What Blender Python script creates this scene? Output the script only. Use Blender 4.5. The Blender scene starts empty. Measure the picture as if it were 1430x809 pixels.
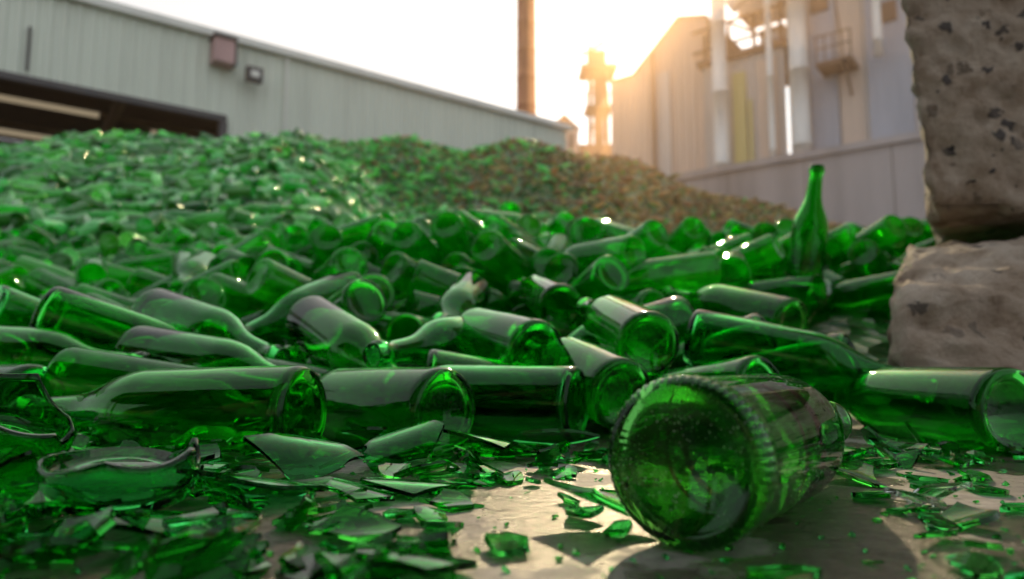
import bpy, bmesh, math, random
import numpy as np
from mathutils import Vector, Matrix, noise
random.seed(7); rng=np.random.default_rng(11)
scn=bpy.context.scene
scn.view_settings.view_transform='Standard'; scn.view_settings.look='None'; scn.view_settings.exposure=0
COL=scn.collection

# ------------------------------------------------------------------ materials
def newmat(name):
    m=bpy.data.materials.new(name); m.use_nodes=True
    nt=m.node_tree; nt.nodes.clear()
    out=nt.nodes.new('ShaderNodeOutputMaterial')
    return m,nt,out
def N(nt,t,**kw):
    n=nt.nodes.new(t)
    for k,v in kw.items():
        if k in n.inputs.keys(): n.inputs[k].default_value=v
        else: setattr(n,k,v)
    return n
def L(nt,a,b): nt.links.new(a,b)
def ramp(nt,fac,stops):
    r=nt.nodes.new('ShaderNodeValToRGB'); e=r.color_ramp.elements
    while len(e)<len(stops): e.new(0.5)
    for i,(p,c) in enumerate(stops):
        e[i].position=p; e[i].color=(*c,1) if len(c)==3 else c
    L(nt,fac,r.inputs[0]); return r
def noise_tex(nt,scale,detail=5,coord='Object',rough=0.55):
    tc=N(nt,'ShaderNodeTexCoord'); n=N(nt,'ShaderNodeTexNoise'); n.inputs['Scale'].default_value=scale
    n.inputs['Detail'].default_value=detail; n.inputs['Roughness'].default_value=rough
    L(nt,tc.outputs[coord],n.inputs['Vector']); return n,tc

def paint_mat(name,c,rough=0.6,var=0.25,scale=0.6,metal=0.0,streak=True):
    m,nt,out=newmat(name)
    b=N(nt,'ShaderNodeBsdfPrincipled'); b.inputs['Roughness'].default_value=rough; b.inputs['Metallic'].default_value=metal
    tc=N(nt,'ShaderNodeTexCoord'); mp=N(nt,'ShaderNodeMapping')
    mp.inputs['Scale'].default_value=(2.2,2.2,0.25) if streak else (1,1,1)
    L(nt,tc.outputs['Object'],mp.inputs['Vector'])
    n=N(nt,'ShaderNodeTexNoise'); n.inputs['Scale'].default_value=scale; n.inputs['Detail'].default_value=7; n.inputs['Roughness'].default_value=.65
    L(nt,mp.outputs[0],n.inputs['Vector'])
    d=tuple(x*(1-var) for x in c); h=tuple(min(1,x*(1+var*.5)) for x in c)
    r=ramp(nt,n.outputs['Fac'],[(0.3,d),(0.5,c),(0.72,h)])
    L(nt,r.outputs[0],b.inputs['Base Color']); L(nt,b.outputs[0],out.inputs[0]); return m

def glass_mat(name,col,dirt=0.06,speck=False,band=False,rough=0.0,bump=.08,ior=1.45):
    m,nt,out=newmat(name)
    g=N(nt,'ShaderNodeBsdfPrincipled')
    g.inputs['Transmission Weight'].default_value=1; g.inputs['IOR'].default_value=ior
    g.inputs['Roughness'].default_value=rough
    g.inputs['Specular Tint'].default_value=(.55,.95,.62,1) if col[0]<.5 else (1,1,1,1)
    oi=N(nt,'ShaderNodeObjectInfo')
    hs=N(nt,'ShaderNodeHueSaturation'); hs.inputs['Color'].default_value=(*col,1)
    mr=N(nt,'ShaderNodeMapRange'); mr.inputs['To Min'].default_value=.48; mr.inputs['To Max'].default_value=.51
    L(nt,oi.outputs['Random'],mr.inputs['Value']); L(nt,mr.outputs[0],hs.inputs['Hue'])
    colout=hs.outputs[0]
    n,tc=noise_tex(nt,38,6)
    if band:
        sx=N(nt,'ShaderNodeSeparateXYZ'); L(nt,tc.outputs['Object'],sx.inputs[0])
        fs=[]
        for (a,b_) in ((.060,.064),(.088,.098),(.125,.1265)):
            x=N(nt,'ShaderNodeMath',operation='GREATER_THAN'); L(nt,sx.outputs[2],x.inputs[0]); x.inputs[1].default_value=a
            y=N(nt,'ShaderNodeMath',operation='LESS_THAN'); L(nt,sx.outputs[2],y.inputs[0]); y.inputs[1].default_value=b_
            z=N(nt,'ShaderNodeMath',operation='MULTIPLY'); L(nt,x.outputs[0],z.inputs[0]); L(nt,y.outputs[0],z.inputs[1]); fs.append(z)
        a=fs[0]
        for f in fs[1:]:
            a2=N(nt,'ShaderNodeMath',operation='ADD'); L(nt,a.outputs[0],a2.inputs[0]); L(nt,f.outputs[0],a2.inputs[1]); a=a2
        mx=N(nt,'ShaderNodeMix',data_type='RGBA'); L(nt,a.outputs[0],mx.inputs[0]); L(nt,colout,mx.inputs[6]); mx.inputs[7].default_value=(.20,.07,.08,1)
        colout=mx.outputs[2]
    L(nt,colout,g.inputs['Base Color'])
    bp=N(nt,'ShaderNodeBump'); bp.inputs['Strength'].default_value=bump; bp.inputs['Distance'].default_value=.002
    n2,_=noise_tex(nt,24,2); L(nt,n2.outputs['Fac'],bp.inputs['Height']); L(nt,bp.outputs[0],g.inputs['Normal'])
    d=N(nt,'ShaderNodeBsdfDiffuse'); d.inputs[0].default_value=(.42,.50,.42,1)
    r=ramp(nt,n.outputs['Fac'],[(0.45,(0,0,0)),(0.75,(dirt*2.2,)*3)])
    fac=r.outputs[0]
    if speck:
        v=N(nt,'ShaderNodeTexVoronoi'); v.inputs['Scale'].default_value=420; L(nt,tc.outputs['Object'],v.inputs['Vector'])
        n3,_=noise_tex(nt,45,3)
        th=N(nt,'ShaderNodeMapRange'); th.inputs['From Min'].default_value=.42; th.inputs['From Max'].default_value=.75; th.inputs['To Min'].default_value=.05; th.inputs['To Max'].default_value=.32
        L(nt,n3.outputs['Fac'],th.inputs['Value'])
        lt=N(nt,'ShaderNodeMath',operation='LESS_THAN'); L(nt,v.outputs['Distance'],lt.inputs[0]); L(nt,th.outputs[0],lt.inputs[1])
        ml=N(nt,'ShaderNodeMath',operation='MULTIPLY'); L(nt,lt.outputs[0],ml.inputs[0]); ml.inputs[1].default_value=.5
        ad=N(nt,'ShaderNodeMath',operation='MAXIMUM'); L(nt,ml.outputs[0],ad.inputs[0]); L(nt,r.outputs[0],ad.inputs[1]); fac=ad.outputs[0]
    mx=N(nt,'ShaderNodeMixShader'); L(nt,fac,mx.inputs[0]); L(nt,g.outputs[0],mx.inputs[1]); L(nt,d.outputs[0],mx.inputs[2])
    L(nt,mx.outputs[0],out.inputs[0]); return m

def thin_glass(name,c_face,c_edge,dirt=.1,dirtcol=(.25,.42,.27),hue=.03):
    """thin walled empty bottle: tinted see-through wall (darker where the path through the wall is long) + fresnel gloss"""
    m,nt,out=newmat(name)
    oi=N(nt,'ShaderNodeObjectInfo')
    lw=N(nt,'ShaderNodeLayerWeight'); lw.inputs['Blend'].default_value=.5
    rr=ramp(nt,lw.outputs['Facing'],[(0.0,c_face),(0.55,tuple(.6*a+.4*b for a,b in zip(c_face,c_edge))),(0.9,c_edge)])
    hs=N(nt,'ShaderNodeHueSaturation')
    mr=N(nt,'ShaderNodeMapRange'); mr.inputs['To Min'].default_value=.5-hue; mr.inputs['To Max'].default_value=.5+hue*.4
    L(nt,oi.outputs['Random'],mr.inputs['Value']); L(nt,mr.outputs[0],hs.inputs['Hue']); L(nt,rr.outputs[0],hs.inputs['Color'])
    t=N(nt,'ShaderNodeBsdfTransparent'); L(nt,hs.outputs[0],t.inputs[0])
    gl=N(nt,'ShaderNodeBsdfGlossy'); gl.inputs['Roughness'].default_value=.03; gl.inputs[0].default_value=(.70,.97,.76,1)
    fr=N(nt,'ShaderNodeFresnel'); fr.inputs[0].default_value=1.45
    m1=N(nt,'ShaderNodeMixShader'); L(nt,fr.outputs[0],m1.inputs[0]); L(nt,t.outputs[0],m1.inputs[1]); L(nt,gl.outputs[0],m1.inputs[2])
    d=N(nt,'ShaderNodeBsdfTranslucent'); d.inputs[0].default_value=(*dirtcol,1)
    n,tc=noise_tex(nt,22,5)
    r=ramp(nt,n.outputs['Fac'],[(0.35,(dirt*.5,)*3),(0.75,(min(1,dirt*2.0),)*3)])
    m2=N(nt,'ShaderNodeMixShader'); L(nt,r.outputs[0],m2.inputs[0]); L(nt,m1.outputs[0],m2.inputs[1]); L(nt,d.outputs[0],m2.inputs[2])
    L(nt,m2.outputs[0],out.inputs[0]); return m
def opaque_glass(name,dif,trans,hue=.03,val=.35,rough=.16):
    """bottles deep in the heap: light scatters between walls, so body = green diffuse/translucent + clear gloss"""
    m,nt,out=newmat(name)
    oi=N(nt,'ShaderNodeObjectInfo')
    def tint(c):
        hs=N(nt,'ShaderNodeHueSaturation'); hs.inputs['Color'].default_value=(*c,1)
        mr=N(nt,'ShaderNodeMapRange'); mr.inputs['To Min'].default_value=.5-hue; mr.inputs['To Max'].default_value=.5+hue*.3
        L(nt,oi.outputs['Random'],mr.inputs['Value']); L(nt,mr.outputs[0],hs.inputs['Hue'])
        mv=N(nt,'ShaderNodeMath',operation='MULTIPLY'); L(nt,oi.outputs['Random'],mv.inputs[0]); mv.inputs[1].default_value=7.13
        fr=N(nt,'ShaderNodeMath',operation='FRACT'); L(nt,mv.outputs[0],fr.inputs[0])
        m3=N(nt,'ShaderNodeMapRange'); m3.inputs['To Min'].default_value=val; m3.inputs['To Max'].default_value=1.5; L(nt,fr.outputs[0],m3.inputs['Value']); L(nt,m3.outputs[0],hs.inputs['Value'])
        return hs.outputs[0]
    d=N(nt,'ShaderNodeBsdfDiffuse'); L(nt,tint(dif),d.inputs[0]); t=N(nt,'ShaderNodeBsdfTranslucent'); L(nt,tint(trans),t.inputs[0])
    m0=N(nt,'ShaderNodeMixShader'); m0.inputs[0].default_value=.5; L(nt,d.outputs[0],m0.inputs[1]); L(nt,t.outputs[0],m0.inputs[2])
    gl=N(nt,'ShaderNodeBsdfGlossy'); gl.inputs['Roughness'].default_value=rough; gl.inputs[0].default_value=(.82,1,.86,1)
    fr=N(nt,'ShaderNodeFresnel'); fr.inputs[0].default_value=1.45
    m1=N(nt,'ShaderNodeMixShader'); L(nt,fr.outputs[0],m1.inputs[0]); L(nt,m0.outputs[0],m1.inputs[1]); L(nt,gl.outputs[0],m1.inputs[2])
    L(nt,m1.outputs[0],out.inputs[0]); return m

M_glass=glass_mat('green_glass',(.08,.74,.14),dirt=.002,ior=1.38)
M_hero=glass_mat('dusty_green_glass',(.13,.50,.09),dirt=.012,speck=True,band=True,bump=.04)
M_shard=glass_mat('shard_glass',(.05,.62,.11),dirt=.003,ior=1.36)
M_clear=glass_mat('clear_glass',(.85,.93,.88),dirt=.04)
M_thin=thin_glass('thin_green_glass',(.10,.90,.13),(.006,.24,.02),dirt=.09,dirtcol=(.06,.72,.07))
M_far=opaque_glass('heaped_green_glass',(.02,.32,.045),(.10,.90,.12))
M_farpale=opaque_glass('heaped_pale_glass',(.14,.64,.18),(.24,.9,.25),rough=.1)
M_cullet=opaque_glass('cullet_glass',(.40,.30,.12),(.75,.55,.18),hue=.06,rough=.3)

# ------------------------------------------------------------------ mesh helpers
def mesh_obj(name,verts,faces,mat=None,smooth=False,parent=None,link=True):
    me=bpy.data.meshes.new(name); me.from_pydata(verts,[],faces); me.update()
    if smooth: me.polygons.foreach_set('use_smooth',[True]*len(me.polygons))
    if mat: me.materials.append(mat)
    o=bpy.data.objects.new(name,me)
    if link: COL.objects.link(o)
    if parent: o.parent=parent
    return o
def lathe(name,prof,seg,mat,link=True,knurl=False):
    vs=[];fs=[];rings=[]
    for (r,z) in prof:
        if r<1e-6: rings.append([len(vs)]); vs.append((0,0,z)); continue
        ids=[]
        for i in range(seg):
            a=2*math.pi*i/seg; rr=r
            if knurl and .0364<r<.0376 and z<.0135 and i%4 in (0,1): rr=r+.0005
            ids.append(len(vs)); vs.append((rr*math.cos(a),rr*math.sin(a),z))
        rings.append(ids)
    for a,b in zip(rings[:-1],rings[1:]):
        if len(a)==1 and len(b)==1: continue
        for i in range(seg):
            j=(i+1)%seg
            if len(a)==1: fs.append((a[0],b[j],b[i]))
            elif len(b)==1: fs.append((a[i],a[j],b[0]))
            else: fs.append((a[i],a[j],b[j],b[i]))
    return mesh_obj(name,vs,fs,mat,True,link=link)
OUT=[(0,.007),(.022,.0055),(.029,.0015),(.032,.0),(.0350,.0012),(.0368,.004),(.0375,.008),(.0375,.012),(.0375,.09),(.0375,.145),(.0370,.153),(.0352,.164),(.0312,.178),(.0250,.193),(.0200,.206),(.0170,.220),(.0153,.238),(.0142,.258),(.0140,.272),(.0162,.2745),(.0166,.280),(.0162,.2845),(.0146,.286),(.0148,.2895),(.0136,.291)]
INN=[(.0108,.291),(.0100,.288),(.0102,.270),(.0112,.255),(.0124,.238),(.0142,.220),(.0172,.206),(.0222,.192),(.0284,.177),(.0324,.164),(.0342,.153),(.0347,.145),(.0347,.09),(.0347,.012),(.0330,.0075),(.024,.0095),(0,.0115)]
def sc(prof,kz,lim=.15):
    # shorten the body only
    return [(r,z if z<.02 else (z*kz if z<=lim else z-lim*(1-kz))) for r,z in prof]
SHORT=.80
_parts={}
def bottle_mesh(kind):
    if kind in _parts: return _parts[kind]
    if kind=='long': o=lathe('bm',OUT+INN,56,M_glass,False)
    if kind=='short': o=lathe('bm',sc(OUT+INN,SHORT),56,M_glass,False)
    if kind=='hero': 
        o2=[(r,z) for r,z in sc(OUT,.92)]; extra=[]
        for r,z in o2:
            extra.append((r,z))
            if abs(z-.012)<1e-4: extra+= [(.0375,.0135),(.0370,.0150),(.0370,.017)]
        extra=[(r if not(.02<z<.128) else r-.0004,z) for r,z in extra]
        o=lathe('bm',extra+sc(INN,.92),240,M_hero,False,True)
    _parts[kind]=o.data; return o.data
def place_bottle(base,tip,kind='long',name='glass_bottle'):
    o=bpy.data.objects.new(name,bottle_mesh(kind)); COL.objects.link(o)
    d=(Vector(tip)-Vector(base)).normalized()
    o.rotation_mode='QUATERNION'; o.rotation_quaternion=d.to_track_quat('Z','Y'); o.location=base
    return o

# ------------------------------------------------------------------ hand placed bottles (base centre, direction)
def AX(b,t): 
    b=np.array(b,float); t=np.array(t,float); a=t-b; return b,a/np.linalg.norm(a)
R=.0385
PIN=[ # base, toward, kind
 ((.072,.300,.038),(.156,.411,.0365),'hero'),
 ((-.165,.555,.040),(-.443,.625,.034),'long'),
 ((-.055,.590,.038),(-.255,.770,.036),'long'),
 ((.066,.680,.038),(-.195,.80,.040),'long'),
 ((.430,.590,.038),(.390,.83,.036),'long'),
 ((.235,.900,.112),(.455,.790,.055),'long'),
 ((.155,.770,.098),(.12,1.0,.150),'long'),
 ((.030,.790,.090),(-.09,1.0,.130),'long'),
 ((.112,.700,.046),(.02,.93,.100),'short'),
 ((.635,1.48,.245),(.668,1.46,.50),'short'),
 ((-.525,1.00,.150),(-.30,.86,.085),'long'),
 ((-.470,.86,.088),(-.24,.76,.055),'long'),
 ((-.70,.84,.09),(-.44,.79,.075),'long'),
 ((-.47,.68,.040),(-.73,.76,.038),'long'),
 ((-.03,.99,.11),(-.135,.80,.09),'short'),
 ((-.280,.95,.135),(-.14,.77,.065),'long'),
 ((.080,1.10,.165),(.03,1.33,.22),'long'),
 ((-.30,1.28,.215),(-.40,1.08,.13),'long'),
 ((-.075,1.25,.205),(-.10,1.05,.13),'short'),
 ((.42,1.02,.135),(.31,1.22,.19),'long'),
]
pinned=[]
for i,(b,t,k) in enumerate(PIN):
    place_bottle(b,t,k); bb,aa=AX(b,t); pinned.append((bb,aa))

# ------------------------------------------------------------------ pile height field
LY=[0,.62,1.0,1.6,2.4,4,5.5,7,8.5,12,16]; LZ=[-.05,0,.13,.24,.42,.98,1.70,2.38,2.45,2.1,1.6]
RY=[0,.62,1.0,1.6,2.1,3,5,16];            RZ=[-.05,0,.12,.33,.48,.50,.25,.0]
def H(x,y):
    x=np.asarray(x,float); y=np.asarray(y,float)
    l=np.interp(y,LY,LZ); r=np.interp(y,RY,RZ)
    w=np.clip((x+1.5+.05*y+.12*np.clip(y-3,0,6))/(1.7+.28*np.clip(y-3,0,6)),0,1); w=w*w*(3-2*w)
    h=l*(1-w)+r*w
    h=h-np.clip(-x-4.5,0,9)*.13*np.clip(y-3,0,1)
    h=h*np.clip(1-(x-1.7)*.35,0,1)
    m=4.15*np.exp(-((x+1.7)/10.2)**2-((y-13)/5.2)**2)
    m=m*(1+.03*np.sin(x*1.3)+.02*np.sin(x*3.1+1))
    m=np.where(y<4.0,0,m)
    return np.maximum(h,m)+.03*np.sin(3.1*x+1.2*y)*np.clip(y-1,0,1)

# ------------------------------------------------------------------ settle the near bottles (rigid rods of spheres)
T=np.array([.038,.082,.124,.188,.262]); RAD=np.array([.0385,.0385,.0385,.026,.017])
def settle():
    pts=[]; 
    n=1300
    while len(pts)<n:
        y=math.sqrt(rng.uniform(.80**2,3.3**2)); x=rng.uniform(-.86*y-.1,.80*y+.1)
        if x>.50 and y<1.38: continue
        pts.append((x,y))
    pts=np.array(pts); m=len(pinned)
    th=rng.uniform(0,2*math.pi,n)
    a=np.stack([np.cos(th),np.sin(th),rng.normal(0,.12,n)],1); a/=np.linalg.norm(a,axis=1)[:,None]
    z=np.maximum(.04,H(pts[:,0],pts[:,1])-.10)+rng.uniform(.03,.20,n)
    base=np.stack([pts[:,0],pts[:,1],z],1)-a*.13
    base=np.vstack([np.array([p[0] for p in pinned]),base]); a=np.vstack([np.array([p[1] for p in pinned]),a])
    fixed=np.zeros(n+m,bool); fixed[:m]=True
    tm=T.mean(); P=base[:,None,:]+a[:,None,:]*T[None,:,None]
    NB=n+m
    RR=RAD[:,None]+RAD[None,:]
    for it in range(150):
        if it%6==0:
            c=P.mean(1); 
            D=((c[:,None,:]-c[None,:,:])**2).sum(2)
            I,J=np.where(np.triu(D<.34**2,1))
        g=.006 if it<110 else (.002 if it<135 else 0)
        P[~fixed,:,2]-=g
        d=P[I][:,:,None,:]-P[J][:,None,:,:]
        dist=np.sqrt((d**2).sum(-1))+1e-9
        pen=RR[None]-dist; pen=np.where(pen>0,pen,0)
        k,ai,bi=np.nonzero(pen)
        nrm=d[k,ai,bi]/dist[k,ai,bi][:,None]
        mv=nrm*pen[k,ai,bi][:,None]*.5
        fi=fixed[I[k]];fj=fixed[J[k]]
        ia=I[k]*5+ai; ib=J[k]*5+bi
        wi=np.where(fj,2.,1.); wj=np.where(fi,2.,1.)
        acc=np.zeros((NB*5,3)); cnt=np.bincount(ia,minlength=NB*5)+np.bincount(ib,minlength=NB*5)
        for ax in range(3):
            acc[:,ax]=np.bincount(ia,mv[:,ax]*wi,NB*5)-np.bincount(ib,mv[:,ax]*wj,NB*5)
        acc/=np.maximum(cnt,1)[:,None]*.75
        Q=P.reshape(-1,3)+acc; Q=Q.reshape(NB,5,3)
        Q[fixed]=P[fixed]; P=Q
        floor=np.maximum(0.0,H(P[:,:,0],P[:,:,1])-.13)+RAD[None]
        up=np.where(P[:,:,2]<floor,floor-P[:,:,2],0); up[fixed]=0
        P[:,:,2]+=up
        fr=P[:,:,1]<.72; fr[fixed]=False; P[:,:,1]=np.where(fr,.72,P[:,:,1])
        c=P.mean(1); w=(T-tm)
        ad=(P*w[None,:,None]).sum(1); ad/=np.linalg.norm(ad,axis=1)[:,None]
        s_=.30; az=ad[:,2]; lim=np.where(np.abs(az)>s_,np.sign(az)*(s_+(np.abs(az)-s_)*.8),az); ad[:,2]=lim; ad/=np.linalg.norm(ad,axis=1)[:,None]
        a=np.where(fixed[:,None],a,ad)
        newP=c[:,None,:]+a[:,None,:]*w[None,:,None]
        P=np.where(fixed[:,None,None],P,newP)
    base=P.mean(1)-a*tm
    return base[m:],a[m:]
sb,sa=settle()
keep=[]
for i in range(len(sb)):
    c=sb[i]+sa[i]*.14; tp=sb[i]+sa[i]*.27; bs=sb[i]
    top=max(bs[2],tp[2],c[2])
    lim=.035 if c[1]<1.3 else .075
    if c[2]>H(c[0],c[1])+lim: continue
    if top>max(float(H(tp[0],tp[1])),float(H(bs[0],bs[1])))+lim+.03: continue
    if min(bs[1],tp[1])<.80 and top>.075: continue
    if max(c[0],tp[0],bs[0])>.50 and min(c[1],tp[1],bs[1])<1.36: continue
    keep.append(i)
sb=sb[keep]; sa=sa[keep]

# ------------------------------------------------------------------ instancing
def instancer(name,locs,rots,scl,idx,coll):
    me=bpy.data.meshes.new(name); me.from_pydata([tuple(p) for p in locs],[],[]); 
    at=me.attributes.new('rot','FLOAT_VECTOR','POINT'); at.data.foreach_set('vector',np.array(rots,'f').ravel())
    at=me.attributes.new('scl','FLOAT_VECTOR','POINT'); at.data.foreach_set('vector',np.array(scl,'f').ravel())
    at=me.attributes.new('pick','INT','POINT'); at.data.foreach_set('value',np.array(idx,'i'))
    o=bpy.data.objects.new(name,me); COL.objects.link(o)
    ng=bpy.data.node_groups.new(name+'_gn','GeometryNodeTree')
    ng.interface.new_socket('Geometry',in_out='INPUT',socket_type='NodeSocketGeometry')
    ng.interface.new_socket('Geometry',in_out='OUTPUT',socket_type='NodeSocketGeometry')
    gi=ng.nodes.new('NodeGroupInput'); go=ng.nodes.new('NodeGroupOutput')
    ip=ng.nodes.new('GeometryNodeInstanceOnPoints'); ci=ng.nodes.new('GeometryNodeCollectionInfo')
    ci.inputs['Collection'].default_value=coll; ci.inputs['Separate Children'].default_value=True; ci.inputs['Reset Children'].default_value=True
    def na(n,t):
        a=ng.nodes.new('GeometryNodeInputNamedAttribute'); a.data_type=t; a.inputs['Name'].default_value=n
        return [s for s in a.outputs if s.enabled and s.name=='Attribute'][0]
    ip.inputs['Pick Instance'].default_value=True
    e2r=ng.nodes.new('FunctionNodeEulerToRotation')
    ng.links.new(gi.outputs[0],ip.inputs['Points']); ng.links.new(ci.outputs[0],ip.inputs['Instance'])
    ng.links.new(na('rot','FLOAT_VECTOR'),e2r.inputs[0]); ng.links.new(e2r.outputs[0],ip.inputs['Rotation'])
    ng.links.new(na('scl','FLOAT_VECTOR'),ip.inputs['Scale']); ng.links.new(na('pick','INT'),ip.inputs['Instance Index'])
    ng.links.new(ip.outputs[0],go.inputs[0])
    md=o.modifiers.new('scatter','NODES'); md.node_group=ng
    return o
def coll_of(name,objs):
    c=bpy.data.collections.new(name)
    for i,o in enumerate(objs): o.name='%s_%02d'%(name,i); c.objects.link(o)
    return c
def broken_bottle(name,hmin,hmax,mat,seg=40,link=False,seed=0,thick=.0028):
    r_=random.Random(seed); R0=.0372
    jag=[]; v=r_.uniform(hmin,hmax)
    for i in range(seg):
        v+=r_.uniform(-.018,.018)*min(1,(hmax-hmin)/.04); v=max(hmin,min(hmax,v)); jag.append(v)
    # broken glass runs in smooth arcs between a few sharp points
    kk=sorted(r_.sample(range(seg),6)); new=jag[:]
    for q in range(6):
        a=kk[q]; b=kk[(q+1)%6]; n=(b-a)%seg
        for t in range(n):
            f=t/n; new[(a+t)%seg]=jag[a]*(1-f)+jag[b]*f-.18*(hmax-hmin)*math.sin(math.pi*f)
    jag=[max(hmin*.9,v) for v in new]
    vs=[];fs=[]
    def ring(r,zf):
        ids=[]
        for i in range(seg):
            a=2*math.pi*i/seg; ids.append(len(vs)); vs.append((r*math.cos(a),r*math.sin(a),zf(i)))
        return ids
    rings=[]
    rings.append(ring(.004,lambda i:.006)); rings.append(ring(.024,lambda i:.005)); rings.append(ring(.032,lambda i:0.0)); rings.append(ring(.0365,lambda i:.004))
    for k in range(6): rings.append(ring(R0,lambda i,k=k:.009+(jag[i]-.009)*k/5))
    for k in range(5,-1,-1): rings.append(ring(R0-thick,lambda i,k=k:.011+(jag[i]-.0105)*k/5))
    rings.append(ring(.031,lambda i:.007)); rings.append(ring(.022,lambda i:.009)); rings.append(ring(.004,lambda i:.010))
    for a,b in zip(rings[:-1],rings[1:]):
        for i in range(seg):
            j=(i+1)%seg; fs.append((a[i],a[j],b[j],b[i]))
    fs.append(tuple(reversed(rings[0]))); fs.append(tuple(rings[-1]))
    return mesh_obj(name,vs,fs,mat,True,link=link)
def shard(name,size,mat,seed,curv=.037,thick=.0028,link=False,elong=1.4,K=4):
    r_=random.Random(seed); n=r_.randint(4,6)
    angs=sorted([2*math.pi*(i+r_.uniform(-.32,.32))/n for i in range(n)])
    corners=[(math.cos(a)*size*r_.uniform(.55,1.1)*elong,math.sin(a)*size*r_.uniform(.5,1.0)) for a in angs]
    out=[]; sub=5
    for i in range(n):
        a=corners[i]; b=corners[(i+1)%n]; bow=r_.uniform(-.12,.12)
        for k in range(sub):
            t=k/sub; x=a[0]*(1-t)+b[0]*t; y=a[1]*(1-t)+b[1]*t
            s=bow*math.sin(math.pi*t); out.append((x+(b[1]-a[1])*s,y-(b[0]-a[0])*s))
    m=len(out); vs=[];fs=[]
    def mp(x,y,off):
        th=y/curv; rr=curv+off
        return (x,rr*math.sin(th),rr*math.cos(th)-curv)
    idx={}
    for side,off in ((0,thick/2),(1,-thick/2)):
        idx[side,0]=[len(vs)]; vs.append(mp(0,0,off))
        for k in range(1,K+1):
            f=k/K; ids=[]
            for (x,y) in out: ids.append(len(vs)); vs.append(mp(x*f,y*f,off))
            idx[side,k]=ids
    for side in (0,1):
        for i in range(m):
            j=(i+1)%m
            t=(idx[side,0][0],idx[side,1][i],idx[side,1][j]); fs.append(t if side==0 else t[::-1])
            for k in range(1,K):
                q=(idx[side,k][i],idx[side,k+1][i],idx[side,k+1][j],idx[side,k][j]); fs.append(q if side==0 else q[::-1])
    for i in range(m):
        j=(i+1)%m; fs.append((idx[0,K][i],idx[1,K][i],idx[1,K][j],idx[0,K][j]))
    o=mesh_obj(name,vs,fs,mat,True,link=link)
    try: o.data.set_sharp_from_angle(angle=math.radians(40))
    except Exception: pass
    return o

def eul(a,spin=None):
    q=Vector(a).to_track_quat('Z','Y')
    return tuple(q.to_euler())
# near pile (settled)
c_near=coll_of('near_bottle',[lathe('x',OUT,30,M_thin,False),lathe('x',sc(OUT,SHORT),30,M_thin,False),lathe('x',OUT+INN,36,M_glass,False),
       broken_bottle('x',.05,.13,M_thin,30,seed=3),lathe('x',OUT,24,M_far,False),lathe('x',sc(OUT,SHORT),24,M_farpale,False)])
locs=[];rots=[];scl=[];idx=[]
for b,a in zip(sb,sa):
    c=b+a*.14
    if c[1]<1.15: k=2 if rng.random()<.85 else 0
    elif c[1]<1.9: k=int(rng.choice([0,0,0,1,1,3,0]))
    else: k=int(rng.choice([0,1,3,0,4,5]))
    locs.append(b);rots.append(eul(a));s=rng.uniform(.94,1.0);scl.append((s,)*3);idx.append(k)
pile=instancer('bottle_pile',locs,rots,scl,idx,c_near)

# far pile bottles
c_far=coll_of('far_bottle',[lathe('x',OUT,14,M_far,False),lathe('x',sc(OUT,SHORT),14,M_farpale,False),broken_bottle('x',.04,.12,M_far,16,seed=5),
      lathe('x',OUT,14,M_farpale,False),shard('x',.04,M_far,3,K=2),shard('x',.05,M_farpale,9,K=2)])
locs=[];rots=[];scl=[];idx=[]
def add_far(x,y,dz,k):
    th=rng.uniform(0,2*math.pi); a=np.array([math.cos(th),math.sin(th),rng.normal(0,.22)]); a/=np.linalg.norm(a)
    e=.08; gx=(H(x+e,y)-H(x-e,y))/(2*e); gy=(H(x,y+e)-H(x,y-e))/(2*e)
    a[2]+=gx*a[0]+gy*a[1]; a/=np.linalg.norm(a)
    z=float(H(x,y))+dz
    p=np.array([x,y,z])-a*.13
    locs.append(p);rots.append(eul(a));s=rng.uniform(.85,1.0);scl.append((s,)*3);idx.append(k)
for i in range(6200):
    y=math.sqrt(rng.uniform(3.15**2,8.6**2)); x=rng.uniform(-.9*y,.55*y if y<4.2 else .5)
    if x>1.7: continue
    add_far(x,y,rng.uniform(-.07,.04),int(rng.choice([0,0,1,2,3,3,4,5])))
far=instancer('bottle_pile.001',locs,rots,scl,idx,c_far)
# second mound of crushed bottles
c_cul=coll_of('cullet_piece',[shard('x',.05,M_cullet,i,elong=1.6,K=2) for i in range(4)]+[lathe('x',sc(OUT,SHORT),10,M_cullet,False),broken_bottle('x',.03,.1,M_cullet,12,seed=8),shard('x',.05,M_farpale,33,K=2),lathe('x',sc(OUT,SHORT),10,M_farpale,False)])
locs=[];rots=[];scl=[];idx=[]
while len(locs)<24000:
    x=rng.uniform(-8,8); y=rng.uniform(5.5,13.2)
    if y<8.6 and x<-2.2: continue
    if float(H(x,y))<.45: continue
    locs.append((x,y,float(H(x,y))+rng.uniform(-.02,.025)))
    rots.append((rng.normal(0,.55),rng.normal(0,.55),rng.uniform(0,6.28)))
    s=rng.uniform(.45,.85)
    g=np.clip(.5-(x+.4+rng.normal(0,.8))*.4,0,1)
    k=int(rng.choice([6,7,6,6,7,0,5])) if rng.random()<g else int(rng.choice([0,1,2,3,0,1,2,3,5,6,4]))
    if k in (4,7): rots[-1]=(1.4,rng.normal(0,.3),rng.uniform(0,6.28))
    scl.append((s,)*3); idx.append(k)
mound=instancer('crushed_glass_mound',locs,rots,scl,idx,c_cul)

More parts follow.
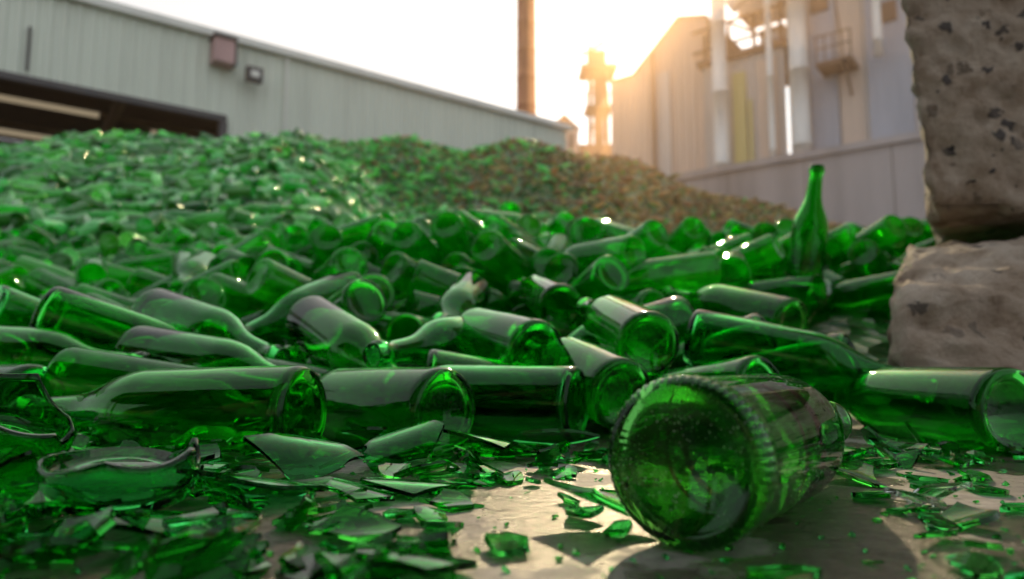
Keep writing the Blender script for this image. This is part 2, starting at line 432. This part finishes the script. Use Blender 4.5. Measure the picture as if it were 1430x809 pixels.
# solid core under both
def core():
    xs=np.linspace(-10,9,150); ys=np.concatenate([np.linspace(.62,4,60),np.linspace(4.1,17,110)])
    X,Y=np.meshgrid(xs,ys); Z=H(X,Y)-.035-.085*np.clip((4.2-Y)/1,0,1)
    Z=Z+.03*rng.random(Z.shape)
    vs=[(float(a),float(b),float(c)) for a,b,c in zip(X.ravel(),Y.ravel(),Z.ravel())]
    nx=len(xs); fs=[(r*nx+c,r*nx+c+1,(r+1)*nx+c+1,(r+1)*nx+c) for r in range(len(ys)-1) for c in range(nx-1)]
    m,nt,out=newmat('packed_cullet'); b=N(nt,'ShaderNodeBsdfPrincipled'); n,tc=noise_tex(nt,9,8)
    r=ramp(nt,n.outputs['Fac'],[(.35,(.005,.05,.01)),(.6,(.02,.15,.03)),(.75,(.06,.20,.05))])
    L(nt,r.outputs[0],b.inputs['Base Color']); b.inputs['Roughness'].default_value=.35
    v=N(nt,'ShaderNodeTexVoronoi'); v.inputs['Scale'].default_value=16; L(nt,tc.outputs['Object'],v.inputs['Vector'])
    bp=N(nt,'ShaderNodeBump'); bp.inputs['Strength'].default_value=1; bp.inputs['Distance'].default_value=.06; L(nt,v.outputs['Distance'],bp.inputs['Height']); L(nt,bp.outputs[0],b.inputs['Normal'])
    L(nt,b.outputs[0],out.inputs[0])
    return mesh_obj('pile_core',vs,fs,m,False,parent=pile)
core()

# ------------------------------------------------------------------ foreground shards
c_sh=coll_of('shard_piece',[shard('x',random.uniform(.009,.017),M_shard,100+i,elong=random.uniform(1,1.9)) for i in range(12)]
      +[shard('x',random.uniform(.020,.028),M_shard,200+i,elong=random.uniform(1,1.5)) for i in range(6)])
locs=[];rots=[];scl=[];idx=[]
def add_sh(x,y,z,k,flat):
    locs.append((x,y,z)); flip=math.pi if rng.random()<.45 else 0
    rots.append((rng.normal(0,flat)+flip,rng.normal(0,flat),rng.uniform(0,6.28))); s=rng.uniform(.7,1.15); scl.append((s,)*3); idx.append(k)
cnt=0
while cnt<430:
    y=rng.uniform(.255,.64); x=rng.uniform(-.82*y,.82*y)
    dens=1.0 if x<-.16 else (.75 if x<-.03 and y<.47 else .28)
    if y>.52: dens=max(dens,.75)
    if x>-.03 and y<.46: dens=.09
    if rng.random()>dens: continue
    hx,hy=.12,.355
    if abs((x-hx)*.74-(y-hy)*.67)<.048 and y<.45 and x>.03: continue
    k=int(rng.integers(0,12)) if rng.random()<.8 else int(rng.integers(12,18))
    if x>-.03: k=int(rng.integers(0,12))
    heap=.014*max(0,min(1,(-x-.05)/.15))+(.008 if y>.5 else 0)
    z=.003+rng.uniform(0,1)*heap+(.004 if k>=12 else 0)
    add_sh(x,y,z,k,.14+.35*(heap>.005)*rng.random()); cnt+=1
for x,y,k in ((.20,.30,3),(.245,.29,5),(.05,.33,7),(.036,.36,2),(.235,.47,13),(.25,.42,4),(.27,.52,14),(.30,.46,6),(.21,.41,1),(.195,.32,8),(.10,.262,9),(.29,.34,10),(.33,.42,12),(.18,.275,11)):
    add_sh(x,y,.004,k,.15)
for _ in range(320):
    y=rng.uniform(.25,.62); x=rng.uniform(-.8*y,.8*y)
    locs.append((x,y,.0012)); rots.append((rng.normal(0,.3),rng.normal(0,.3),rng.uniform(0,6.28))); s=rng.uniform(.08,.22); scl.append((s,s,s*2)); idx.append(int(rng.integers(0,12)))
shards=instancer('broken_glass_shards',locs,rots,scl,idx,c_sh)

def put(o,loc,rot):
    o.location=loc; o.rotation_euler=rot; return o
put(broken_bottle('broken_bottle_base',.010,.030,M_shard,60,True,21),(-.205,.365,.014),(math.radians(14),.1,.3))
put(broken_bottle('broken_bottle_base',.012,.05,M_shard,60,True,22),(-.345,.47,.020),(math.radians(25),.2,.9))
for i,(x,y,z,rx,ry,rz,s) in enumerate([(-.13,.47,.022,.45,.2,.4,.034),(-.25,.43,.020,-.35,.2,1.2,.036),(-.085,.51,.022,.5,-.3,.2,.032),(-.265,.37,.014,.2,-.3,2.0,.034),(-.16,.325,.010,.15,.2,.9,.028),(-.06,.42,.008,.05,.1,.2,.030),(-.02,.56,.018,-.3,.2,.1,.034),(-.36,.44,.02,.3,.4,.1,.036),(.045,.345,.012,2.9,.2,-.7,.030),(.03,.60,.018,.5,.1,2.9,.034),(-.15,.40,.014,-.3,.2,.5,.034)]):
    put(shard('bottle_shard',s,M_shard,300+i,link=True,elong=1.4),(x,y,z),(rx,ry,rz))
put(shard('clear_glass_shard',.018,M_clear,501,link=True),(.225,.385,.006),(.3,.2,.5))
put(shard('clear_glass_shard',.02,M_clear,502,link=True),(.24,.395,.009),(-.4,.2,1.5))

# ------------------------------------------------------------------ ground
def ground():
    m,nt,out=newmat('wet_concrete'); b=N(nt,'ShaderNodeBsdfPrincipled')
    n,tc=noise_tex(nt,7,9); nf,_=noise_tex(nt,90,8,rough=.7); nl,_=noise_tex(nt,8,5)
    r=ramp(nt,n.outputs['Fac'],[(.3,(.14,.125,.12)),(.5,(.23,.21,.20)),(.7,(.35,.33,.32))])
    r2=ramp(nt,nf.outputs['Fac'],[(.3,(.60,.60,.60)),(.6,(1.08,1.08,1.08))])
    mx=N(nt,'ShaderNodeMix',data_type='RGBA',blend_type='MULTIPLY'); mx.inputs[0].default_value=1
    L(nt,r.outputs[0],mx.inputs[6]); L(nt,r2.outputs[0],mx.inputs[7])
    v=N(nt,'ShaderNodeTexVoronoi',feature='DISTANCE_TO_EDGE'); v.inputs['Scale'].default_value=5.0
    ad=N(nt,'ShaderNodeMix',data_type='RGBA',blend_type='LINEAR_LIGHT'); ad.inputs[0].default_value=.10
    L(nt,tc.outputs['Object'],ad.inputs[6]); n4,_=noise_tex(nt,14,6); L(nt,n4.outputs['Color'],ad.inputs[7]); L(nt,ad.outputs[2],v.inputs['Vector'])
    cr=ramp(nt,v.outputs['Distance'],[(.0,(.35,.35,.35)),(.012,(1,1,1))])
    m2=N(nt,'ShaderNodeMix',data_type='RGBA',blend_type='MULTIPLY'); m2.inputs[0].default_value=.8
    L(nt,mx.outputs[2],m2.inputs[6]); L(nt,cr.outputs[0],m2.inputs[7])
    wet=ramp(nt,nl.outputs['Fac'],[(.44,(0,0,0)),(.475,(1,1,1))])
    m3=N(nt,'ShaderNodeMix',data_type='RGBA',blend_type='MULTIPLY'); L(nt,wet.outputs[0],m3.inputs[0]); L(nt,m2.outputs[2],m3.inputs[6]); m3.inputs[7].default_value=(.40,.35,.32,1)
    L(nt,m3.outputs[2],b.inputs['Base Color']); b.inputs['IOR'].default_value=1.33
    ro=N(nt,'ShaderNodeMapRange'); ro.inputs['To Min'].default_value=.65; ro.inputs['To Max'].default_value=.17; L(nt,wet.outputs[0],ro.inputs['Value']); L(nt,ro.outputs[0],b.inputs['Roughness'])
    bp=N(nt,'ShaderNodeBump'); bp.inputs['Strength'].default_value=.7; bp.inputs['Distance'].default_value=.0018; L(nt,nf.outputs['Fac'],bp.inputs['Height']); L(nt,bp.outputs[0],b.inputs['Normal'])
    L(nt,b.outputs[0],out.inputs[0])
    s=600; mesh_obj('ground',[(-s,-s,0),(s,-s,0),(s,s,0),(-s,s,0)],[(0,1,2,3)],m)
ground()

# ------------------------------------------------------------------ concrete blocks (right)
def concrete_mat():
    m,nt,out=newmat('rough_concrete'); b=N(nt,'ShaderNodeBsdfPrincipled'); b.inputs['Roughness'].default_value=.85
    n,tc=noise_tex(nt,9,9,rough=.7); 
    r=ramp(nt,n.outputs['Fac'],[(.30,(.22,.14,.09)),(.42,(.50,.39,.29)),(.58,(.70,.60,.49)),(.75,(.80,.73,.64))])
    v=N(nt,'ShaderNodeTexVoronoi'); v.inputs['Scale'].default_value=30; v.inputs['Randomness'].default_value=1
    nd,_=noise_tex(nt,60,3); ad=N(nt,'ShaderNodeMix',data_type='RGBA',blend_type='LINEAR_LIGHT'); ad.inputs[0].default_value=.02
    L(nt,tc.outputs['Object'],ad.inputs[6]); L(nt,nd.outputs['Color'],ad.inputs[7]); L(nt,ad.outputs[2],v.inputs['Vector'])
    st=ramp(nt,v.outputs['Distance'],[(.30,(1,1,1)),(.36,(0,0,0))])
    sc_=N(nt,'ShaderNodeSeparateColor'); L(nt,v.outputs['Color'],sc_.inputs[0])
    gt=N(nt,'ShaderNodeMath',operation='GREATER_THAN'); L(nt,sc_.outputs[0],gt.inputs[0]); gt.inputs[1].default_value=.50
    n5,_=noise_tex(nt,4,2); ex=ramp(nt,n5.outputs['Fac'],[(.40,(0,0,0)),(.48,(1,1,1))])
    mu=N(nt,'ShaderNodeMath',operation='MULTIPLY'); L(nt,st.outputs[0],mu.inputs[0]); L(nt,gt.outputs[0],mu.inputs[1])
    mu2=N(nt,'ShaderNodeMath',operation='MULTIPLY'); L(nt,mu.outputs[0],mu2.inputs[0]); L(nt,ex.outputs[0],mu2.inputs[1])
    stc=ramp(nt,sc_.outputs[1],[(0,(.06,.055,.06)),(.5,(.16,.14,.13)),(1,(.36,.28,.2))])
    mx=N(nt,'ShaderNodeMix',data_type='RGBA'); L(nt,mu2.outputs[0],mx.inputs[0]); L(nt,r.outputs[0],mx.inputs[6]); L(nt,stc.outputs[0],mx.inputs[7])
    L(nt,mx.outputs[2],b.inputs['Base Color'])
    nb,_=noise_tex(nt,45,9,rough=.75)
    a=N(nt,'ShaderNodeMath',operation='MULTIPLY_ADD'); L(nt,mu2.outputs[0],a.inputs[0]); a.inputs[1].default_value=.35; L(nt,nb.outputs['Fac'],a.inputs[2])
    bp=N(nt,'ShaderNodeBump'); bp.inputs['Strength'].default_value=1; bp.inputs['Distance'].default_value=.022; L(nt,a.outputs[0],bp.inputs['Height']); L(nt,bp.outputs[0],b.inputs['Normal'])
    L(nt,b.outputs[0],out.inputs[0]); return m
M_conc=concrete_mat()
def rock_block(name,corners,amp,seed,cuts=40):
    bm=bmesh.new(); vs=[bm.verts.new(c) for c in corners]
    for f in ((3,2,1,0),(4,5,6,7),(0,1,5,4),(1,2,6,5),(2,3,7,6),(3,0,4,7)): bm.faces.new([vs[i] for i in f])
    bmesh.ops.bevel(bm,geom=bm.edges[:]+bm.verts[:],offset=.022,segments=3,profile=.6,affect='EDGES')
    bmesh.ops.triangulate(bm,faces=bm.faces[:])
    for _ in range(7):
        es=[e for e in bm.edges if e.calc_length()>.016]
        if not es or len(bm.verts)>70000: break
        bmesh.ops.subdivide_edges(bm,edges=es,cuts=1); bmesh.ops.triangulate(bm,faces=[f for f in bm.faces if len(f.verts)>3])
    bm.normal_update()
    mv=[]
    for v in bm.verts:
        p=v.co; d=noise.fractal(p*3+Vector((seed,0,0)),1,2,4)*amp+noise.fractal(p*14+Vector((0,seed,0)),.8,2,4)*amp*.55
        pit=noise.noise(p*22+Vector((0,0,seed))); d-=max(0,pit-.3)*amp*1.8
        mv.append(v.normal*d)
    for v,d in zip(bm.verts,mv): v.co+=d
    me=bpy.data.meshes.new(name); bm.to_mesh(me); bm.free(); me.materials.append(M_conc)
    me.polygons.foreach_set('use_smooth',[True]*len(me.polygons))
    o=bpy.data.objects.new(name,me); COL.objects.link(o); return o
rock_block('concrete_block',[(.500,.90,.045),(1.35,.82,.03),(1.45,1.45,.03),(.83,1.42,.03),(.545,.95,.155),(1.35,1.06,.325),(1.45,1.45,.33),(.78,1.34,.315)],.024,3)
rock_block('concrete_block',[(.750,1.20,.345),(1.6,1.10,.345),(1.7,1.8,.35),(1.15,1.8,.35),(.655,1.20,1.5),(1.6,1.06,1.5),(1.7,1.8,1.5),(1.10,1.8,1.5)],.024,9)

# ------------------------------------------------------------------ buildings
def empty(name,loc,d):
    e=bpy.data.objects.new(name,None); COL.objects.link(e); e.location=loc; e.rotation_euler=(0,0,math.atan2(d[1],d[0])); e.empty_display_size=.5; return e
def box(name,par,x0,x1,y0,y1,z0,z1,mat):
    v=[(x0,y0,z0),(x1,y0,z0),(x1,y1,z0),(x0,y1,z0),(x0,y0,z1),(x1,y0,z1),(x1,y1,z1),(x0,y1,z1)]
    return mesh_obj(name,v,[(3,2,1,0),(4,5,6,7),(0,1,5,4),(1,2,6,5),(2,3,7,6),(3,0,4,7)],mat,parent=par)
def beam(name,par,p,q,w,mat,n=4):
    p=Vector(p);q=Vector(q);d=(q-p).normalized(); u=d.orthogonal().normalized(); v=d.cross(u)
    vs=[];fs=[]
    for c in (p,q):
        for i in range(n):
            a=2*math.pi*(i+.5)/n; vs.append(tuple(c+u*math.cos(a)*w+v*math.sin(a)*w))
    for i in range(n): j=(i+1)%n; fs.append((i,j,n+j,n+i))
    fs.append(tuple(range(n))[::-1]); fs.append(tuple(range(n,2*n)))
    return mesh_obj(name,vs,fs,mat,n>6 and False,parent=par)
def corr(name,par,x0,x1,ztop,zbot,y,mat,period=.3,dep=.045,face=-1):
    xs=[];ys=[];x=x0
    while x<x1:
        for dx,dy in ((0,0),(.55,0),(.62,1),(.93,1)):
            xx=x+dx*period
            if xx<=x1: xs.append(xx); ys.append(y+face*dep*dy)
        x+=period
    xs.append(x1); ys.append(y)
    vs=[];fs=[]
    for a,b in zip(xs,ys): vs.append((a,b,zbot(a))); vs.append((a,b,ztop(a)))
    for i in range(len(xs)-1): fs.append((2*i,2*i+2,2*i+3,2*i+1))
    return mesh_obj(name,vs,fs,mat,parent=par)
M_clad=paint_mat('grey_green_cladding',(.60,.66,.58),.55,.12)
M_trim=paint_mat('pale_trim',(.70,.72,.68),.5,.1)
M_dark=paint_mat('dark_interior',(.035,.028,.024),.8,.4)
M_steel=paint_mat('interior_steel',(.16,.11,.07),.6,.4)
M_pink=paint_mat('faded_pink_box',(.46,.30,.30),.6,.2)
M_black=paint_mat('black_metal',(.04,.04,.045),.4,.2)
M_strip,nt,out=newmat('roof_light_panel'); e=N(nt,'ShaderNodeEmission'); e.inputs[0].default_value=(1,.80,.52,1); e.inputs[1].default_value=.28; L(nt,e.outputs[0],out.inputs[0])
W=empty('warehouse',(-10.85,16.3,0),(.803,.5955))
c=lambda v:(lambda x:v)
corr('upper_wall',W,-14,3.57,c(8.9),c(6.8),0,M_clad)
corr('side_wall',W,3.57,16.12,c(8.9),c(0),0,M_clad)
box('eave_gutter',W,-14,16.3,-.22,.05,8.92,9.12,M_trim)
box('opening_header',W,-14,3.6,-.08,.1,6.62,6.79,M_black)
box('door_jamb',W,3.42,3.62,-.09,.2,0,6.60,M_black)
mesh_obj('roof',[(-14,-.2,9.125),(16.3,-.2,9.125),(16.3,22,11.2),(-14,22,11.2)],[(0,1,2,3)],M_trim,parent=W)
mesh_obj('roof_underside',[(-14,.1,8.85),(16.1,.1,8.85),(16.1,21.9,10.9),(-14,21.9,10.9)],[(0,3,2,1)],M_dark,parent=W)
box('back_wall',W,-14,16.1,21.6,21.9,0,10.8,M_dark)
mesh_obj('end_wall',[(16.12,0.0,0),(16.12,22,0),(16.12,22,11.1),(16.12,0.0,8.95)],[(0,1,2,3)],M_clad,parent=W)
for i,x in enumerate((-12,-7.5,-3,1.5,6)):
    box('rafter_%d'%i,W,x-.12,x+.12,.3,21.5,8.0,8.35,M_steel)
    for k in range(10): beam('web_%d_%d'%(i,k),W,(x,.5+2*k,8.3),(x,1.5+2*k,8.9),.05,M_steel)
for k in range(7): box('purlin_%d'%k,W,-14,16,1.5+3*k,1.62+3*k,8.4,8.6,M_steel)
for k,(x0,x1,y,z) in enumerate(((-4.5,.9,4.0,7.35),(-6,-.2,4.6,6.55),(-9,-3,13,7.0))):
    box('light_panel_%d'%k,W,x0,x1,y,y+.12,z,z+.14,M_strip)
for k in range(16): box('window_%d'%k,W,2.4+k*.26,2.4+k*.26+rng.uniform(.08,.2),4.5,4.58,7.15+rng.uniform(-.1,.1)-.02*k,7.4-.02*k,M_strip)
bx=box('vent_box',W,3.1,3.62,-.55,-.05,8.12,8.78,M_pink)
box('vent_box_hood',W,3.05,3.67,-.62,-.05,8.78,8.86,M_black)
box('vent_box_side',W,3.622,3.70,-.50,-.05,8.15,8.75,M_black)
box('floodlight_arm',W,4.12,4.2,-.4,-.04,7.95,8.02,M_black)
box('floodlight_head',W,3.95,4.38,-.62,-.4,7.75,8.15,M_black)
box('floodlight_lens',W,4.05,4.28,-.64,-.621,7.86,8.04,M_trim)
beam('conduit',W,(-.95,-.08,8.0),(-.95,-.08,6.9),.035,M_black,8)
beam('conduit_b',W,(5.2,-.1,8.9),(5.2,-.1,5),.04,M_trim,8)

M_bclad=paint_mat('beige_glow_cladding',(.64,.53,.46),.6,.15)  # pinkish tint puts the warm sun glow into the cladding colour
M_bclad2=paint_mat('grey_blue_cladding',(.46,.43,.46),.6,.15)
M_bclad3=paint_mat('peach_glow_cladding',(.70,.50,.38),.6,.15)  # orange sunlight painted into the base colour as peach
M_pipe=paint_mat('pale_pipe',(.82,.74,.66),.45,.15)
M_rust=paint_mat('rusty_steel',(.24,.12,.075),.75,.4)
M_yel=paint_mat('yellow_paint',(.66,.52,.20),.5,.2)
M_brick=paint_mat('chimney_brick',(.20,.055,.035),.8,.35,scale=1.5)
M_rwall=paint_mat('retaining_concrete',(.46,.37,.34),.85,.3,scale=.35)
B=empty('industrial_building',(14.67,25.2,0),(-.786,.618))
def gz(x): # gable outline
    if x>11.1: return 13.75
    if x>8.7: return 13.75+(11.1-x)/2.4*2.15
    return 15.9-(8.7-x)*.25
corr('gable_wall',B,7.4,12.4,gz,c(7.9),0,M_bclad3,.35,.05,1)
box('gable_side',B,12.38,12.4,-12,-.01,0,13.7,M_bclad3)
mesh_obj('gable_roof',[(12.5,.2,13.8),(11.1,.2,13.8),(8.7,.2,15.97),(7.3,.2,15.6),(12.5,-12,13.8),(11.1,-12,13.8),(8.7,-12,15.97),(7.3,-12,15.6)],[(0,1,5,4),(1,2,6,5),(2,3,7,6)],M_pipe,parent=B)
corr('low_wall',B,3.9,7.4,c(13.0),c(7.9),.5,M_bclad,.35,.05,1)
box('low_wall_roof',B,3.8,7.6,-4,.75,13.0,13.25,M_rust)
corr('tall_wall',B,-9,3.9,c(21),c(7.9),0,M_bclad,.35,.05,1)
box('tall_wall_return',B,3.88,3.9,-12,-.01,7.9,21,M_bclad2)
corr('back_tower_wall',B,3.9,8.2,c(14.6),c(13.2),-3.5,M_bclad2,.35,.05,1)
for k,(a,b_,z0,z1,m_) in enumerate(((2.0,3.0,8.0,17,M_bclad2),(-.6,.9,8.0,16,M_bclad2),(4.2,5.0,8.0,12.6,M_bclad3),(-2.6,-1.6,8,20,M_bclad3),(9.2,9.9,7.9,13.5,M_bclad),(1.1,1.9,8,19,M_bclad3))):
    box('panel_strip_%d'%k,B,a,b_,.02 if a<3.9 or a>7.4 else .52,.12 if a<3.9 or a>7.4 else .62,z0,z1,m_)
box('yellow_door_strip',B,5.5,6.05,.5,.66,8.1,12.3,M_yel)
box('yellow_door_strip_b',B,5.25,5.4,.5,.66,8.1,11.0,M_yel)
for k in range(4):
    x=4.1+k*1.1; beam('steel_post_%d'%k,B,(x,.2,13.2),(x,.2,15.2-.2*k),.08,M_rust)
for k,z in enumerate((14.0,15.0)): beam('steel_rail_%d'%k,B,(3.9,.2,z),(8.0,.2,z-.1),.07,M_rust)
beam('steel_brace',B,(4.1,.2,13.3),(6.3,.2,14.9),.06,M_rust)
box('bin',B,4.0,5.9,-1.5,.1,15.1,18.5,M_bclad); box('bin_b',B,6.3,7.2,-1.5,0,13.3,14.3,M_rust); box('bin_c',B,4.0,5.0,-1.5,.05,13.25,14.2,M_bclad2)
def pipe(name,x,y,r,z0,z1,m_):
    prof=[(0,z0),(r,z0)]
    z=z0+.6
    while z<z1-1: prof+=[(r,z),(r*1.12,z+.01),(r*1.12,z+.10),(r,z+.11)]; z+=3.1
    prof+=[(r,z1),(0,z1)]
    o=lathe(name,prof,20,m_); o.parent=B; o.location=(x,y,0); return o
pipe('downpipe',6.35,1.3,.30,7.6,24,M_pipe); pipe('downpipe_b',3.25,.9,.36,7.9,24,M_pipe)
pipe('downpipe_c',-.9,.6,.12,7.9,24,M_pipe); pipe('downpipe_d',9.95,.3,.08,7.9,14.5,M_rust)
pipe('downpipe_e',4.35,1.0,.13,7.9,24,M_pipe); pipe('downpipe_f',.4,.7,.16,11.5,24,M_pipe)
box('platform',B,1.2,2.5,.1,1.4,11.4,11.55,M_rust)
for k in range(5): beam('platform_post_%d'%k,B,(1.22+.31*k,1.35,11.5),(1.22+.31*k,1.35,12.6),.03,M_rust)
beam('platform_rail',B,(1.2,1.35,12.6),(2.5,1.35,12.6),.035,M_rust); beam('platform_rail_b',B,(1.2,1.35,12.1),(2.5,1.35,12.1),.03,M_rust)
beam('platform_strut',B,(1.5,.1,10.4),(1.5,1.3,11.4),.05,M_rust)
beam('conveyor_duct',B,(6.0,.9,15.2),(2.2,.9,17.6),.35,M_pipe,12)
beam('cross_pipe',B,(-6,.5,17.2),(4.2,.5,17.2),.16,M_rust,10)
beam('cable',B,(2.6,.6,22),(1.6,1.2,12.6),.03,M_rust,6)
for k,(a,z) in enumerate(((2.2,14.2),(-.2,13.0),(-1.9,15))): 
    box('louvre_%d'%k,B,a,a+.7,.125,.2,z,z+.8,M_rust)
Wl=empty('retaining_wall',(14.67,25.2,0),(-.786,.618))
box('wall',Wl,-14,16,-1.0,1.6,0,7.75,M_rwall); box('coping',Wl,-14,16,-1.0,1.75,7.752,8.02,M_rwall)
for k in range(9): box('joint_%d'%k,Wl,-12+3*k,-11.97+3*k,1.6,1.61,0,7.74,M_steel)

prof=[(0,0),(1.05,0)]
for k in range(15): z=2+k*2.6; r=1.02-.014*k; prof+=[(r,z),(r+.03,z+.02),(r+.03,z+.12),(r,z+.14)]
prof+=[(.80,41),(0,41)]
ch=lathe('chimney',prof,28,M_brick); ch.location=(1.3,60,0)
lad=empty('ladder',(0,0,0),(1,0)); lad.parent=ch
for sx in (-.2,.2): beam('rail',lad,(sx,-1.15,0),(sx,-.95,40),.04,M_rust)

TW=empty('lattice_tower',(6.5,50,0),(1,0))
for sx in (-.62,.62):
    for sy in (-.62,.62): beam('leg',TW,(sx*1.3,sy*1.3,0),(sx*.9,sy*.9,21.5),.1,M_rust)
for k in range(14):
    z=k*1.55
    for sy in (-.6,.6):
        beam('brace',TW,(-.7,sy,z),(.7,sy,z+1.55),.06,M_rust); beam('ring',TW,(-.7,sy,z),(.7,sy,z),.06,M_rust)
    for sx in (-.6,.6): beam('brace_s',TW,(sx,-.7,z+1.55),(sx,.7,z),.06,M_rust)
box('duct',TW,-.3,.35,-.3,.3,0,21,M_rust)
for z,w in ((18.6,1.0),(21.6,1.35)):
    box('deck',TW,-w,w,-w,w,z,z+.2,M_rust)
    for k in range(7): beam('post',TW,(-w+k*w/3,-w,z+.2),(-w+k*w/3,-w,z+1.1),.04,M_rust)
    beam('handrail',TW,(-w,-w,z+1.1),(w,-w,z+1.1),.05,M_rust)
box('cabin',TW,-.7,.5,-.6,.6,21.8,23.2,M_rust); beam('jib',TW,(-1.2,0,23.1),(.9,0,24.3),.1,M_rust); beam('jib_b',TW,(-1.1,0,24.3),(-.2,0,23.2),.07,M_rust)
for k in range(3): beam('mast',TW,(-.5+.4*k,0,23.2),(-.5+.4*k,0,24.8+.5*(k%2)),.05,M_rust)

S=empty('plant_house',(2.6,45,0),(1,0))
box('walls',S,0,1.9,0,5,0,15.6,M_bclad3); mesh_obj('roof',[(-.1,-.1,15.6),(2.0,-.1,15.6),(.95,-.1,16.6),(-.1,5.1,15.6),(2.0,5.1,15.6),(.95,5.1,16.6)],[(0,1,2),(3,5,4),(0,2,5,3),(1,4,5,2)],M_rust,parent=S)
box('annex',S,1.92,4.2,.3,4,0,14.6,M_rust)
for k in range(3): box('vent_%d'%k,S,.3+.5*k,.55+.5*k,-.05,-.002,14.2,15.2,M_rust)

# shed added behind the viewpoint to block sky reflections in glass, with its canopy
SH=empty('sky_blocker_shed',(0,0,0),(1,0))
box('wall',SH,-14,1.5,-7.3,-7.0,0,6.0,M_steel); box('blocker_canopy',SH,-14,1.5,-7.0,-.9,4.6,4.75,M_dark)
for k in range(5): box('column_%d'%k,SH,-12.0+3.2*k,-11.8+3.2*k,-1.3,-1.1,0,4.59,M_steel)
for k in range(4): box('door_%d'%k,SH,-11+3.2*k,-9+3.2*k,-6.99,-6.95,0,3.2,M_clad)

# dusty air over the yard; warm scattering volume added by the plant for glow
def haze(name,dims,den,g,colr):
    m,nt,out=newmat(name); vs_=N(nt,'ShaderNodeVolumeScatter'); vs_.inputs['Color'].default_value=(*colr,1); vs_.inputs['Density'].default_value=den; vs_.inputs['Anisotropy'].default_value=g
    L(nt,vs_.outputs[0],out.inputs['Volume']); return box(name,None,*dims,m)
haze('dusty_air_haze',(-60,60,2.2,44,-1,24),.0011,.66,(1,.80,.58))
haze('added_glow_haze',(1.0,26,2.4,43.5,-.5,23),.0095,.66,(1,.62,.34))

# ------------------------------------------------------------------ light
AZ=math.radians(10.5); EL=math.radians(26)
sd=Vector((math.sin(AZ)*math.cos(EL),math.cos(AZ)*math.cos(EL),math.sin(EL)))
sun=bpy.data.lights.new('sun','SUN'); sun.energy=5; sun.angle=math.radians(.6); sun.color=(1,.66,.34)
so=bpy.data.objects.new('sun',sun); COL.objects.link(so); so.rotation_mode='QUATERNION'; so.rotation_quaternion=(-sd).to_track_quat('-Z','Y')
w=bpy.data.worlds.new('World'); scn.world=w; w.use_nodes=True; nt=w.node_tree; nt.nodes.clear()
wo=nt.nodes.new('ShaderNodeOutputWorld'); bg=nt.nodes.new('ShaderNodeBackground'); bg.inputs[1].default_value=.12
sky=nt.nodes.new('ShaderNodeTexSky'); sky.sky_type='NISHITA'; sky.sun_disc=False; sky.sun_elevation=EL; sky.sun_rotation=AZ; sky.dust_density=3; sky.air_density=1.0
hs=nt.nodes.new('ShaderNodeHueSaturation'); hs.inputs['Saturation'].default_value=.45; hs.inputs['Value'].default_value=.20
nt.links.new(sky.outputs[0],hs.inputs['Color'])
tc=nt.nodes.new('ShaderNodeTexCoord'); dp=nt.nodes.new('ShaderNodeVectorMath'); dp.operation='DOT_PRODUCT'; dp.inputs[1].default_value=tuple(sd)
nt.links.new(tc.outputs['Generated'],dp.inputs[0])
cn=nt.nodes.new('ShaderNodeTexNoise'); cn.inputs['Scale'].default_value=2.2; cn.inputs['Detail'].default_value=5; nt.links.new(tc.outputs['Generated'],cn.inputs['Vector'])
ma=nt.nodes.new('ShaderNodeMath'); ma.operation='MULTIPLY_ADD'; ma.inputs[1].default_value=.35; nt.links.new(cn.outputs['Fac'],ma.inputs[0]); nt.links.new(dp.outputs['Value'],ma.inputs[2])
cr=nt.nodes.new('ShaderNodeValToRGB'); el=cr.color_ramp.elements
el[0].position=0.0; el[0].color=(.90,.91,.94,1); el[1].position=1.0; el[1].color=(1,.97,.93,1)
e2=el.new(.45); e2.color=(.64,.65,.68,1); e3=el.new(.80); e3.color=(.84,.84,.87,1)
nt.links.new(ma.outputs[0],cr.inputs[0])
sc2=nt.nodes.new('ShaderNodeVectorMath'); sc2.operation='SCALE'; sc2.inputs['Scale'].default_value=7.5; nt.links.new(cr.outputs[0],sc2.inputs[0])
ad=nt.nodes.new('ShaderNodeMix'); ad.data_type='RGBA'; ad.blend_type='ADD'; ad.inputs[0].default_value=1
nt.links.new(hs.outputs[0],ad.inputs[6]); nt.links.new(sc2.outputs[0],ad.inputs[7]); nt.links.new(ad.outputs[2],bg.inputs[0]); nt.links.new(bg.outputs[0],wo.inputs[0])

# ------------------------------------------------------------------ camera
cam=bpy.data.cameras.new('camera'); co=bpy.data.objects.new('camera',cam); COL.objects.link(co); scn.camera=co
cam.lens=24; cam.sensor_width=36; cam.clip_start=.01; cam.clip_end=2000
co.location=(0,0,.083); co.rotation_euler=(math.radians(90+5.75),0,0)
cam.dof.use_dof=True; cam.dof.focus_distance=.46; cam.dof.aperture_fstop=5.6
